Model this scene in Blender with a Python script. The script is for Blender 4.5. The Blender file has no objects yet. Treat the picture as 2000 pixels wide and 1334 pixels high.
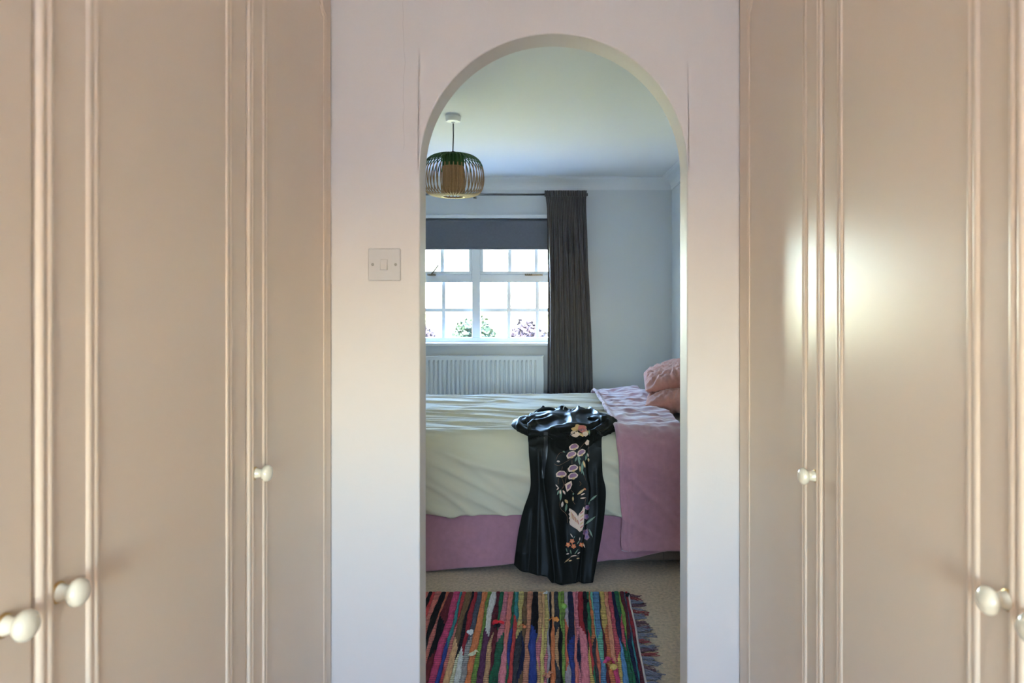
import bpy, bmesh, math, random
from mathutils import Vector, Matrix, noise
from mathutils.bvhtree import BVHTree

random.seed(7)
PI = math.pi
scene = bpy.context.scene
COL = scene.collection

# ------------------------------------------------------------------ camera
CAM = Vector((0.0, 0.0, 1.30))
FPX, CX, CY = 1334.0, 1058.0, 585.0          # focal length and vanishing point in the 2000 x 1334 frame
cam_d = bpy.data.cameras.new('camera')
cam_d.sensor_width = 36.0
cam_d.lens = 36.0 * FPX / 2000.0
cam_d.shift_x = -(CX - 1000.0) / 2000.0
cam_d.shift_y = -(667.0 - CY) / 2000.0
cam_d.clip_start = 0.02
cam_d.dof.use_dof = True
cam_d.dof.focus_distance = 3.3
cam_d.dof.aperture_fstop = 6.3
cam = bpy.data.objects.new('camera', cam_d)
cam.location = CAM
cam.rotation_euler = (PI / 2, 0, 0)
COL.objects.link(cam)
scene.camera = cam

# ------------------------------------------------------------------ sky, sun, exposure
world = bpy.data.worlds.new('sky')
scene.world = world
world.use_nodes = True
wn = world.node_tree
wn.nodes.clear()
w_out = wn.nodes.new('ShaderNodeOutputWorld')
w_bg = wn.nodes.new('ShaderNodeBackground')
w_sky = wn.nodes.new('ShaderNodeTexSky')
w_sky.sky_type = 'NISHITA'
w_sky.sun_disc = False
w_sky.sun_elevation = math.radians(58)
w_sky.sun_rotation = math.radians(180)
w_sky.air_density = 1.0
w_sky.dust_density = 0.4
w_sky.ozone_density = 3.5
w_bg.inputs['Strength'].default_value = 12.0
wn.links.new(w_sky.outputs['Color'], w_bg.inputs['Color'])
wn.links.new(w_bg.outputs['Background'], w_out.inputs['Surface'])

sun_d = bpy.data.lights.new('sun', 'SUN')
sun_d.energy = 205.0
sun_d.angle = math.radians(0.6)
sun_d.color = (1.0, 0.945, 0.86)
sun = bpy.data.objects.new('sun', sun_d)
sun.rotation_euler = Vector((0.06, 0.53, -0.85)).to_track_quat('-Z', 'Y').to_euler()
sun.location = (0, -6, 8)
COL.objects.link(sun)

def portal(name, loc, rx, sx, sy):
    d = bpy.data.lights.new(name, 'AREA')
    d.shape = 'RECTANGLE'; d.size = sx; d.size_y = sy
    d.cycles.is_portal = True
    o = bpy.data.objects.new(name, d)
    o.location = loc; o.rotation_euler = (rx, 0, 0)
    COL.objects.link(o)
portal('window_daylight_portal', (-0.58, 6.10, 1.37), -PI / 2, 1.66, 0.87)
portal('added_window_portal', (0.0, -2.13, 1.20), PI / 2, 0.90, 0.70)

vs = scene.view_settings
vs.view_transform = 'Standard'
vs.look = 'None'
vs.exposure = 0.0
vs.gamma = 1.0
vs.use_curve_mapping = False
scene.cycles.use_denoising = True
scene.cycles.use_adaptive_sampling = True
scene.cycles.adaptive_threshold = 0.07
scene.cycles.adaptive_min_samples = 16
scene.cycles.max_bounces = 7
scene.cycles.diffuse_bounces = 5
scene.cycles.glossy_bounces = 3
scene.cycles.transparent_max_bounces = 16
scene.cycles.sample_clamp_indirect = 30.0
scene.cycles.caustics_reflective = False
scene.cycles.caustics_refractive = False

# ------------------------------------------------------------------ helpers
def P(px, py, y):
    """World point at depth y seen at a pixel of the 2000 x 1334 frame."""
    return Vector(((px - CX) * y / FPX, y, CAM.z - (py - CY) * y / FPX))
def PX(px, y): return (px - CX) * y / FPX
def PZ(py, y): return CAM.z - (py - CY) * y / FPX

def srgb(r, g, b):
    f = lambda c: (c / 12.92 if c <= 0.04045 else ((c + 0.055) / 1.055) ** 2.4)
    return (f(r / 255), f(g / 255), f(b / 255))

def mat(name, col, rough=0.6, spec=0.5, metal=0.0, var=0.0, vscale=8.0, bump=0.0, bscale=40.0,
        sheen=0.0, coat=0.0, bdist=0.002, stretch=None, trans=0.0, alt=None):
    m = bpy.data.materials.new(name); m.use_nodes = True
    nt = m.node_tree; b = nt.nodes['Principled BSDF']
    b.inputs['Base Color'].default_value = (*col, 1)
    b.inputs['Roughness'].default_value = rough
    b.inputs['Specular IOR Level'].default_value = spec
    b.inputs['Metallic'].default_value = metal
    b.inputs['Sheen Weight'].default_value = sheen
    b.inputs['Coat Weight'].default_value = coat
    if trans: b.inputs['Transmission Weight'].default_value = trans
    co = None
    if var or bump:
        tc = nt.nodes.new('ShaderNodeTexCoord')
        mp = nt.nodes.new('ShaderNodeMapping')
        if stretch: mp.inputs['Scale'].default_value = stretch
        nt.links.new(tc.outputs['Object'], mp.inputs['Vector'])
        co = mp.outputs['Vector']
    if var:
        n = nt.nodes.new('ShaderNodeTexNoise'); n.inputs['Scale'].default_value = vscale
        n.inputs['Detail'].default_value = 5
        nt.links.new(co, n.inputs['Vector'])
        mx = nt.nodes.new('ShaderNodeMix'); mx.data_type = 'RGBA'
        a = alt if alt else tuple(c * (1 - var) for c in col)
        bb = col if alt else tuple(min(1, c * (1 + var)) for c in col)
        mx.inputs[6].default_value = (*a, 1); mx.inputs[7].default_value = (*bb, 1)
        nt.links.new(n.outputs['Fac'], mx.inputs[0])
        nt.links.new(mx.outputs[2], b.inputs['Base Color'])
    if bump:
        n = nt.nodes.new('ShaderNodeTexNoise'); n.inputs['Scale'].default_value = bscale
        n.inputs['Detail'].default_value = 4
        nt.links.new(co, n.inputs['Vector'])
        bp = nt.nodes.new('ShaderNodeBump'); bp.inputs['Strength'].default_value = bump
        bp.inputs['Distance'].default_value = bdist
        nt.links.new(n.outputs['Fac'], bp.inputs['Height'])
        nt.links.new(bp.outputs['Normal'], b.inputs['Normal'])
    return m

class MB:
    """Collects shapes into one mesh."""
    def __init__(s): s.v = []; s.f = []; s.m = []; s.cur = 0
    def add(s, verts, faces):
        o = len(s.v); s.v += [tuple(v) for v in verts]
        s.f += [tuple(i + o for i in f) for f in faces]; s.m += [s.cur] * len(faces)
        return s
    def box(s, x0, x1, y0, y1, z0, z1):
        x0, x1 = min(x0, x1), max(x0, x1); y0, y1 = min(y0, y1), max(y0, y1); z0, z1 = min(z0, z1), max(z0, z1)
        return s.add([(x0,y0,z0),(x1,y0,z0),(x1,y1,z0),(x0,y1,z0),(x0,y0,z1),(x1,y0,z1),(x1,y1,z1),(x0,y1,z1)],
                     [(0,3,2,1),(4,5,6,7),(0,1,5,4),(1,2,6,5),(2,3,7,6),(3,0,4,7)])
    def grid(s, pts, closed_u=False):
        R, Cn = len(pts), len(pts[0]); fs = []
        for i in range(R - 1):
            for j in range(Cn - 1 + (1 if closed_u else 0)):
                k = (j + 1) % Cn
                fs.append((i*Cn + j, i*Cn + k, (i+1)*Cn + k, (i+1)*Cn + j))
        return s.add([p for r in pts for p in r], fs)
    def tube(s, path, r, n=8, caps=True):
        path = [Vector(p) for p in path]; rings = []; up = None
        for i, p in enumerate(path):
            t = (path[min(i+1, len(path)-1)] - path[max(i-1, 0)]).normalized()
            if up is None:
                up = Vector((0,0,1)) if abs(t.z) < 0.9 else Vector((1,0,0))
            a = t.cross(up).normalized(); b = a.cross(t).normalized(); up = b
            rr = r[i] if isinstance(r, (list, tuple)) else r
            rings.append([p + (a*math.cos(2*PI*k/n) + b*math.sin(2*PI*k/n)) * rr for k in range(n)])
        o = len(s.v); s.grid(rings, True)
        if caps:
            s.f.append(tuple(o + k for k in reversed(range(n)))); s.m.append(s.cur)
            L = o + (len(path)-1)*n
            s.f.append(tuple(L + k for k in range(n))); s.m.append(s.cur)
        return s
    def lathe(s, prof, n=24, M=None):
        """prof: (r, h) pairs around local Z; M places it."""
        M = M or Matrix()
        rings = [[M @ Vector((r*math.cos(2*PI*k/n), r*math.sin(2*PI*k/n), h)) for k in range(n)] for r, h in prof]
        return s.grid(rings, True)
    def build(s, name, mats, parent=None, smooth=False, bevel=0.0, loc=None):
        me = bpy.data.meshes.new(name); me.from_pydata(s.v, [], s.f); me.update()
        bm = bmesh.new(); bm.from_mesh(me); bmesh.ops.recalc_face_normals(bm, faces=bm.faces); bm.to_mesh(me); bm.free()
        if not isinstance(mats, (list, tuple)): mats = [mats]
        for m in mats: me.materials.append(m)
        if len(mats) > 1:
            for p, k in zip(me.polygons, s.m): p.material_index = k
        if smooth:
            for p in me.polygons: p.use_smooth = True
        o = bpy.data.objects.new(name, me); COL.objects.link(o)
        if loc is not None: o.location = loc
        if parent: o.parent = parent
        if bevel:
            b = o.modifiers.new('bevel', 'BEVEL'); b.width = bevel; b.segments = 2; b.limit_method = 'ANGLE'
        return o

def empty(name, loc=(0,0,0)):
    o = bpy.data.objects.new(name, None); o.location = loc; o.empty_display_size = 0.1
    COL.objects.link(o); return o
def keep(o, parent):
    """Parent without moving (builders use world coordinates; parent has no rotation)."""
    o.parent = parent; o.matrix_parent_inverse = Matrix.Translation(-Vector(parent.location)); return o
def tag(o, label, cat, group=None):
    o['label'] = label; o['category'] = cat
    if group: o['group'] = group
    return o
def struct(o, label, cat='structure'):
    o['kind'] = 'structure'; o['label'] = label; o['category'] = cat; return o
def smoothstep(a, b, x):
    t = max(0, min(1, (x - a) / (b - a))); return t*t*(3 - 2*t)
def interp(tab, x):
    if x <= tab[0][0]: return tab[0][1]
    for (a, va), (b, vb) in zip(tab, tab[1:]):
        if x <= b: return va + (vb - va) * (x - a) / (b - a)
    return tab[-1][1]
def nz(x, y, z=0.0): return noise.noise(Vector((x, y, z)))

# ------------------------------------------------------------------ materials
M_hallwall = mat('white_plaster_paint', (0.735, 0.675, 0.630), 0.55, 0.4, bump=0.25, bscale=60, var=0.02, vscale=2)
M_roomwall = mat('cool_white_wall_paint', (0.70, 0.72, 0.735), 0.75, 0.3, bump=0.15, bscale=90)
M_ceil = mat('ceiling_paint', (0.80, 0.80, 0.79), 0.8, 0.2, bump=0.15, bscale=30)
M_trim = mat('white_gloss_trim', (0.80, 0.81, 0.82), 0.4, 0.5)
M_upvc = mat('white_upvc', (0.80, 0.82, 0.84), 0.3, 0.5)
M_carpet = mat('beige_carpet', srgb(202, 180, 156), 0.95, 0.1, var=0.55, vscale=75, bump=1.0, bscale=240, bdist=0.008, sheen=0.2)
M_ward = mat('cream_beige_lacquer', (0.79, 0.64, 0.50), 0.30, 0.36, var=0.02, vscale=1.5, bump=0.03, bscale=25)
M_knob = mat('cream_ceramic', (0.80, 0.73, 0.58), 0.18, 0.5, coat=0.5)
M_brass = mat('aged_brass', (0.62, 0.40, 0.16), 0.35, 0.5, metal=1.0)
M_switch = mat('white_switch_plastic', (0.60, 0.565, 0.54), 0.35, 0.5)
M_screw = mat('dull_screw_metal', (0.25, 0.23, 0.20), 0.4, 0.5, metal=0.8)
M_dark = mat('dark_cavity', (0.02, 0.02, 0.02), 0.9)
M_curtain = mat('charcoal_brown_velvet', (0.085, 0.068, 0.060), 0.75, 0.3, sheen=0.35, var=0.2, vscale=30, bump=0.2, bscale=200)
M_blind = mat('slate_blind_fabric', (0.15, 0.158, 0.185), 0.8, 0.3, var=0.12, vscale=60, bump=0.2, bscale=300)
M_rod = mat('brushed_dark_steel', (0.14, 0.14, 0.14), 0.4, 0.5, metal=0.8)
M_rad = mat('white_radiator_enamel', (0.70, 0.73, 0.75), 0.35, 0.5)
M_chrome = mat('worn_chrome', (0.22, 0.17, 0.11), 0.4, 0.5, metal=1.0)
M_duvet = mat('cream_cotton', (0.60, 0.545, 0.415), 0.85, 0.2, sheen=0.1, bump=0.12, bscale=250)
M_sheet = mat('white_cotton', (0.74, 0.77, 0.78), 0.85, 0.2, bump=0.15, bscale=200)
M_mauve = mat('mauve_linen', (0.40, 0.190, 0.238), 0.85, 0.25, sheen=0.8, var=0.15, vscale=40, bump=0.35, bscale=260)
M_divan = mat('taupe_divan_fabric', (0.17, 0.125, 0.095), 0.9, 0.2, var=0.15, vscale=120, bump=0.3, bscale=400)
M_pillow = mat('terracotta_pink_linen', (0.51, 0.23, 0.195), 0.85, 0.25, sheen=0.3, var=0.14, vscale=60, bump=0.35, bscale=240)
M_satin = mat('black_satin', (0.011, 0.011, 0.009), 0.40, 0.10, bump=0.02, bscale=60)
M_cordblk = mat('black_flex', (0.012, 0.012, 0.012), 0.5)
M_green = mat('green_painted_bamboo', (0.035, 0.105, 0.022), 0.5, 0.4, var=0.2, vscale=60)
M_bamboo = mat('natural_bamboo', (0.36, 0.215, 0.10), 0.5, 0.4, var=0.25, vscale=90)
M_weave = mat('woven_bamboo_strip', (0.40, 0.245, 0.125), 0.65, 0.3, var=0.25, vscale=140, bump=0.4, bscale=220)
M_grass = mat('lawn_green', (0.35, 0.335, 0.14), 0.95, 0.1, var=0.3, vscale=3)
M_patio = mat('grey_paving', (0.32, 0.33, 0.35), 0.9, 0.2, var=0.15, vscale=2)
M_leaf = mat('shrub_leaf', (0.008, 0.018, 0.007), 0.7, 0.3, var=0.4, vscale=3)
M_leaf2 = mat('purple_shrub_leaf', (0.013, 0.008, 0.013), 0.7, 0.3, var=0.4, vscale=3)
M_stem = mat('woody_stem', (0.10, 0.07, 0.05), 0.9)
M_outer = mat('outside_render', (0.6, 0.58, 0.55), 0.9)

def glass_mat():
    m = bpy.data.materials.new('window_glass'); m.use_nodes = True
    nt = m.node_tree; nt.nodes.clear()
    o = nt.nodes.new('ShaderNodeOutputMaterial'); t = nt.nodes.new('ShaderNodeBsdfTransparent')
    g = nt.nodes.new('ShaderNodeBsdfGlossy'); g.inputs['Roughness'].default_value = 0.02
    mx = nt.nodes.new('ShaderNodeMixShader'); mx.inputs[0].default_value = 0.05
    t.inputs['Color'].default_value = (0.97, 0.985, 0.98, 1)
    nt.links.new(t.outputs[0], mx.inputs[1]); nt.links.new(g.outputs[0], mx.inputs[2])
    nt.links.new(mx.outputs[0], o.inputs['Surface']); return m
M_glass = glass_mat()

def hall_crack(m):
    """A hairline crack in the plaster left of the arch: thin wavering line of darker paint."""
    nt = m.node_tree; b = nt.nodes['Principled BSDF']
    src = b.inputs['Base Color'].links[0].from_socket
    tc = nt.nodes.new('ShaderNodeTexCoord'); sp = nt.nodes.new('ShaderNodeSeparateXYZ')
    nt.links.new(tc.outputs['Object'], sp.inputs[0])
    n = nt.nodes.new('ShaderNodeTexNoise'); n.inputs['Scale'].default_value = 5; n.inputs['Detail'].default_value = 3
    n.noise_dimensions = '1D'; nt.links.new(sp.outputs['Z'], n.inputs['W'])
    def math_(op, a, bb):
        k = nt.nodes.new('ShaderNodeMath'); k.operation = op
        for i, q in enumerate((a, bb)):
            if q is None: continue
            if isinstance(q, (int, float)): k.inputs[i].default_value = q
            else: nt.links.new(q, k.inputs[i])
        return k.outputs[0]
    off = math_('MULTIPLY', math_('SUBTRACT', n.outputs['Fac'], 0.5), 0.03)
    d = math_('ABSOLUTE', math_('SUBTRACT', math_('SUBTRACT', sp.outputs['X'], -0.368), off), None)
    line = math_('LESS_THAN', d, 0.0007)
    hi = math_('GREATER_THAN', sp.outputs['Z'], 1.70)
    fac = math_('MULTIPLY', math_('MULTIPLY', line, hi), 0.22)
    mx = nt.nodes.new('ShaderNodeMix'); mx.data_type = 'RGBA'
    nt.links.new(fac, mx.inputs[0]); nt.links.new(src, mx.inputs[6]); mx.inputs[7].default_value = (0.25, 0.2, 0.17, 1)
    nt.links.new(mx.outputs[2], b.inputs['Base Color'])

# ------------------------------------------------------------------ dimensions of the place
YW0, YW1 = 1.82, 1.916            # arch wall
YF = 5.93                         # far (window) wall of the bedroom
XL, XR = -2.20, 1.13              # bedroom side walls
HXL = -1.16                       # dressing area left wall
YB = -2.05                        # wall behind the camera
ZC = 2.35                         # ceilings
# window opening in the far wall
WX0, WX1, WZ0, WZ1 = -1.41, 0.25, 0.925, 1.80

# ------------------------------------------------------------------ shell
struct(MB().box(XL - .15, XR + .15, YB - .15, YF + .2, -.12, 0).build('floor', M_carpet), 'beige carpet running through the arch into the bedroom', 'floor')
struct(MB().box(XL - .15, XR + .15, YW0 + .05, YF + .2, ZC, ZC + .25).build('ceiling', M_ceil), 'pale bedroom ceiling above the pendant lamp', 'ceiling')
struct(MB().box(XL - .15, XR + .15, YB - .15, YW0 + .05, ZC, ZC + .25).build('ceiling_dressing_area', M_ceil), 'white ceiling over the wardrobe passage', 'ceiling')
struct(MB().box(XR, XR + .15, YB - .15, YF + .2, 0, ZC).build('wall_right', M_roomwall), 'pale wall at the head of the bed', 'wall')
struct(MB().box(XL - .15, XL, YW0, YF + .2, 0, ZC).build('wall_left', M_roomwall), 'pale bedroom wall left of the window', 'wall')
struct(MB().box(HXL - .12, HXL, YB - .15, YW0, 0, ZC).build('wall_dressing_left', M_hallwall), 'white wall behind the cream wardrobes', 'wall')

# far wall with window opening
b = MB()
b.box(XL, WX0, YF, YF + .2, 0, ZC); b.box(WX1, XR, YF, YF + .2, 0, ZC)
b.box(WX0, WX1, YF, YF + .2, 0, WZ0); b.box(WX0, WX1, YF, YF + .2, WZ1, ZC)
struct(b.build('wall_far', M_roomwall), 'pale blue-white wall around the bedroom window', 'wall')
# wall behind the camera, with an opening for the added window
BX0, BX1, BZ0, BZ1 = -0.45, 0.45, 0.85, 1.55
b = MB()
b.box(HXL, BX0, YB - .15, YB, 0, ZC); b.box(BX1, XR, YB - .15, YB, 0, ZC)
b.box(BX0, BX1, YB - .15, YB, 0, BZ0); b.box(BX0, BX1, YB - .15, YB, BZ1, ZC)
struct(b.build('wall_back', M_hallwall), 'white wall behind the viewer with an added window', 'wall')

# arch wall
AXC, AR = PX(1081, YW0), 261 * YW0 / FPX          # centre and half width
AZT = PZ(66, YW0); AZS = AZT - AR                  # crown and springing heights
N = 64
arc = [(AXC - AR * math.cos(PI * i / N), AZS + AR * math.sin(PI * i / N)) for i in range(N + 1)]
b = MB()
for y in (YW0, YW1):
    o = len(b.v)
    vv, ff = [], []
    def q(*pts):
        k = len(vv); vv.extend([(p[0], y, p[1]) for p in pts]); ff.append(tuple(range(k, k + len(pts))))
    q((XL, 0), (arc[0][0], 0), (arc[0][0], AZS), (XL, AZS)); q((XL, AZS), arc[0], (arc[0][0], ZC), (XL, ZC))
    q((arc[-1][0], 0), (XR, 0), (XR, AZS), (arc[-1][0], AZS)); q(arc[-1], (XR, AZS), (XR, ZC), (arc[-1][0], ZC))
    for (x0, z0), (x1, z1) in zip(arc, arc[1:]): q((x0, z0), (x1, z1), (x1, ZC), (x0, ZC))
    b.add(vv, ff)
jamb = [(arc[0][0], 0)] + arc + [(arc[-1][0], 0)]
b.grid([[(x, YW0, z) for x, z in jamb], [(x, YW1, z) for x, z in jamb]])
arch = b.build('wall_arch', M_hallwall)
hall_crack(M_hallwall)
bm = bmesh.new(); bm.from_mesh(arch.data); bmesh.ops.remove_doubles(bm, verts=bm.verts, dist=1e-5)
bmesh.ops.recalc_face_normals(bm, faces=bm.faces); bm.to_mesh(arch.data); bm.free()
bv = arch.modifiers.new('bevel', 'BEVEL'); bv.width = .004; bv.segments = 3; bv.limit_method = 'ANGLE'; bv.angle_limit = math.radians(50)
struct(arch, 'white plastered wall with a round-topped archway', 'wall')

# coving round the bedroom: mitred concave profile
cprof = [(0.000, 0.100), (0.006, 0.100), (0.008, 0.092)]
for i in range(9):
    a = PI / 2 * i / 8
    cprof.append((0.090 - 0.080 * math.cos(a), 0.090 - 0.080 * math.sin(a)))
cprof += [(0.094, 0.008), (0.102, 0.006), (0.102, 0.0)]
def coving(name, p0, p1, inward, label):
    rows = []
    d = (Vector(p1) - Vector(p0)).normalized(); inn = Vector(inward)
    for off, drop in cprof:
        a = Vector(p0) + inn * off + d * off; c = Vector(p1) + inn * off - d * off
        rows.append([(a.x, a.y, ZC - drop), (c.x, c.y, ZC - drop)])
    struct(MB().grid(rows).build(name, M_trim), label, 'coving')
coving('trim_1', (XL, YF), (XR, YF), (0, -1), 'white coving along the top of the window wall')
coving('trim_2', (XR, YF), (XR, YW1), (-1, 0), 'white coving above the head of the bed')
coving('trim_3', (XR, YW1), (XL, YW1), (0, 1), 'white coving over the bedroom side of the arch')
coving('trim_4', (XL, YW1), (XL, YF), (1, 0), 'white coving along the left bedroom wall')
def skirt(name, x0, x1, y0, y1, label):
    struct(MB().box(x0, x1, y0, y1, 0, .12).build(name, M_trim, bevel=.004), label, 'baseboard')
skirt('baseboard_far', XL, XR, YF - .016, YF, 'white skirting board under the bedroom window')
skirt('baseboard_right', XR - .016, XR, YW1, YF - .016, 'white skirting board behind the bed head')

# outside: paving by the house, lawn beyond
struct(MB().box(-30, 30, YF + .2, 8.3, -.32, -.2).build('ground_paving', M_patio), 'grey paving outside the bedroom window', 'paving')
struct(MB().box(-40, 40, 8.3, 70, -.30, -.18).build('ground_lawn', M_grass), 'sunlit lawn outside the bedroom window', 'lawn')
struct(MB().box(-30, 30, -40, YB - .15, -.30, -.18).build('ground_front', M_patio), 'paving outside the added window behind the viewer', 'paving')

# ------------------------------------------------------------------ bedroom window
YWF = 6.00          # room face of the frame
win = struct(empty('window_1', (-0.58, YWF, WZ0)), 'white casement window with small panes and top-hung vents', 'window')
yb = YWF + .07
f = MB()
for x0, x1 in ((WX0, WX0 + .04), (WX1 - .04, WX1)): f.box(x0, x1, YWF, yb, WZ0, WZ1)
f.box(WX0 + .04, WX1 - .04, YWF, yb, WZ0, .965); f.box(WX0 + .04, WX1 - .04, YWF, yb, 1.765, WZ1)
keep(f.build('frame', M_upvc, bevel=.004), win)
XM = PX(930, YWF)
keep(MB().box(XM - .037, XM + .037, YWF - .004, yb, .965, 1.765).build('mullion', M_upvc, bevel=.004), win)
secs = [(WX0 + .04, XM - .037), (XM + .037, WX1 - .04)]
ZT0, ZT1 = 1.450, 1.520
for x0, x1 in secs:
    keep(MB().box(x0, x1, YWF - .002, yb, ZT0, ZT1).build('transom', M_upvc, bevel=.004), win)
    # top-hung vent sash, proud of the frame
    s = MB(); z0, z1 = ZT1, 1.765; e = .028
    s.box(x0, x1, YWF - .012, yb - .01, z0, z0 + e); s.box(x0, x1, YWF - .012, yb - .01, z1 - e, z1)
    s.box(x0, x0 + e, YWF - .012, yb - .01, z0 + e, z1 - e); s.box(x1 - e, x1, YWF - .012, yb - .01, z0 + e, z1 - e)
    sash = keep(s.build('vent_sash', M_upvc, bevel=.004), win)
    def panes(xa, xb, za, zb, nx, nzz, bw, ypl):
        xs = [xa + (xb - xa) * i / nx for i in range(nx + 1)]; zs = [za + (zb - za) * i / nzz for i in range(nzz + 1)]
        for i in range(1, nx):
            keep(MB().box(xs[i] - bw/2, xs[i] + bw/2, ypl - .012, ypl + .012, za, zb).build('glazing_bar', M_upvc, bevel=.003), win)
        for j in range(1, nzz):
            for i in range(nx):
                a = xs[i] + (bw/2 if i else 0); c = xs[i+1] - (bw/2 if i < nx-1 else 0)
                keep(MB().box(a, c, ypl - .011, ypl + .011, zs[j] - bw/2, zs[j] + bw/2).build('glazing_bar', M_upvc, bevel=.003), win)
        for i in range(nx):
            for j in range(nzz):
                keep(MB().box(xs[i] + .004, xs[i+1] - .004, ypl - .002, ypl + .002, zs[j] + .004, zs[j+1] - .004).build('pane', M_glass), win)
    panes(x0 + e, x1 - e, z0 + e, z1 - e, 3, 1, .033, YWF + .02)
    panes(x0, x1, .965, ZT0, 3, 2, .033, YWF + .03)
# stays on the vents
def stay(px, arm):
    q = P(px, 537, YWF - .02); m = MB()
    m.box(q.x - .035, q.x + .035, q.y - .006, q.y + .008, q.z - .008, q.z + .006)
    for k in range(4): m.tube([(q.x - .03 + k*.017, q.y - .008, q.z), (q.x - .03 + k*.017, q.y - .016, q.z + .004)], .006, 8)
    if arm == 'up':
        m.tube([(q.x, q.y - .012, q.z + .004), (q.x + .02, q.y - .015, q.z + .03), (q.x + .065, q.y - .018, q.z + .088)], .0075, 8)
    else:
        m.box(q.x + .03, q.x + .12, q.y - .012, q.y - .004, q.z - .006, q.z + .005)
    keep(m.build('window_stay', M_chrome, smooth=False), win)
stay(843, 'up'); stay(1033, 'flat')
# window board
keep(MB().box(WX0 - .04, WX1 + .04, YF - .055, YWF, WZ0 - .024, WZ0 - .001).build('window_sill', M_trim, bevel=.005), win)

# unseen window added behind the viewer (lets the sun into the dressing area)
w2 = struct(empty('added_window', (0, YB - .1, BZ0)), 'white window added behind the viewer to let in daylight', 'window')
f = MB()
for x0, x1 in ((BX0, BX0 + .05), (-.025, .025), (BX1 - .05, BX1)): f.box(x0, x1, YB - .12, YB - .06, BZ0 + .05, BZ1 - .05)
f.box(BX0, BX1, YB - .12, YB - .06, BZ0, BZ0 + .05); f.box(BX0, BX1, YB - .12, YB - .06, BZ1 - .05, BZ1)
keep(f.build('frame', M_upvc), w2)
for x0, x1 in ((BX0 + .05, -.025), (.025, BX1 - .05)):
    keep(MB().box(x0, x1, YB - .092, YB - .088, BZ0 + .05, BZ1 - .05).build('pane', M_glass), w2)

# ------------------------------------------------------------------ wardrobes
def bead_loop(b, path, out, w, h, closed=True):
    """Double-bead moulding swept along a path lying in the door plane; out = outward normal."""
    prof = []
    for i in range(13):
        t = i / 12; s = (t - .5) * w
        prof.append((s, h * (0.25 + 0.75 * abs(math.sin(2 * PI * t)) ** .7) if 0 < i < 12 else 0.0))
    n = len(path); rows = []
    for i, p in enumerate(path):
        p = Vector(p)
        a = Vector(path[(i-1) % n]) if closed or i else p; c = Vector(path[(i+1) % n]) if closed or i < n-1 else p
        d1 = (p - a).normalized() if (p - a).length > 1e-9 else (c - p).normalized()
        d2 = (c - p).normalized() if (c - p).length > 1e-9 else d1
        s1 = out.cross(d1); s2 = out.cross(d2)
        m = (s1 + s2).normalized(); k = 1 / max(.4, m.dot(s1))
        rows.append([p + m * (s * k) + out * hh for s, hh in prof])
    if closed: rows.append(rows[0])
    b.grid(rows)

Z0D, Z1D = .09, 2.135
def door(parent, side, xf, y0, y1, m0, m1, knob_y, bead_at):
    """side +1: door faces +X (left run); -1: faces -X (right run). xf = front plane."""
    out = Vector((side, 0, 0)); th = .020
    d = keep(MB().box(xf - side * th, xf, y0 + .0015, y1 - .0015, Z0D, Z1D).build('door', M_ward, bevel=.005), parent)
    b = MB(); za, zb, r = .17, 2.062, .030
    path = []
    for cy, cz, a0 in ((m0, za, 0), (m1, za, 1), (m1, zb, 2), (m0, zb, 3)):
        for k in range(7):                      # scooped (concave) corners
            a = (PI / 2) * (1 - k / 6) + a0 * PI / 2
            path.append((xf, cy + r * math.cos(a), cz + r * math.sin(a)))
    bead_loop(b, path, out, .024, .0034)
    c = keep(b.build('panel_moulding', M_ward, smooth=True), parent); c.parent = d; c.matrix_parent_inverse = Matrix()
    if bead_at is not None:
        b = MB()
        bead_loop(b, [(xf, bead_at, Z0D), (xf, bead_at, (Z0D + Z1D) / 2), (xf, bead_at, Z1D)], out, .026, .0042, closed=False)
        c = b.build('edge_bead', M_ward, smooth=True); c.parent = d
    if knob_y is not None:
        zk = CAM.z - .338
        M = Matrix.Translation((xf, knob_y, zk)) @ Matrix.Rotation(side * PI / 2, 4, 'Y')
        ring = MB().lathe([(0, .0005), (.0125, .0005), (.0128, .002), (.0115, .0035), (0, .0036)], 24, M).build('knob_ring', M_brass, smooth=True)
        ring.parent = d
        kp = [(.0105, .003), (.0100, .006), (.0085, .010), (.0082, .013), (.0095, .016), (.0135, .0185), (.0158, .022),
              (.0160, .025), (.0145, .029), (.0110, .032), (.006, .0338), (0, .0343)]
        kn = MB().lathe(kp, 28, M).build('knob', M_knob, smooth=True); kn.parent = d
    # door sits in world space; its children too
    for ch in d.children: ch.matrix_parent_inverse = d.matrix_parent_inverse @ Matrix() if False else Matrix()
    return d
def wardrobe(name, side, xf, xback, y0, y1, doors, label):
    root = empty(name, ((xf + xback) / 2, (y0 + y1) / 2, 0))
    tag(root, label, 'wardrobe', 'fitted cream wardrobes')
    th = .022
    x_in = xf - side * th
    c = MB()
    c.box(x_in, xback, y0 + .001, y0 + .019, Z0D, Z1D); c.box(x_in, xback, y1 - .019, y1 - .001, Z0D, Z1D)
    c.box(x_in, xback, y0 + .019, y1 - .019, Z0D, Z0D + .018); c.box(x_in, xback, y0 + .019, y1 - .019, Z1D - .018, Z1D)
    c.box(xback + side * .006, xback, y0 + .019, y1 - .019, Z0D + .018, Z1D - .018)
    keep(c.build('carcass', M_ward), root)
    keep(MB().box(xf - side * .05, xback, y0 + .001, y1 - .001, .001, Z0D - .002).build('plinth', M_ward), root)
    keep(MB().box(xf - side * .004, xback, y0 + .001, y1 - .001, Z1D + .003, ZC - .001).build('top_panel', M_ward, bevel=.003), root)
    for a in doors: door(root, side, xf, *a)
    return root
XWL, XWR = -.559, .525
GL1, GL2 = 1.295, .753
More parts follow.
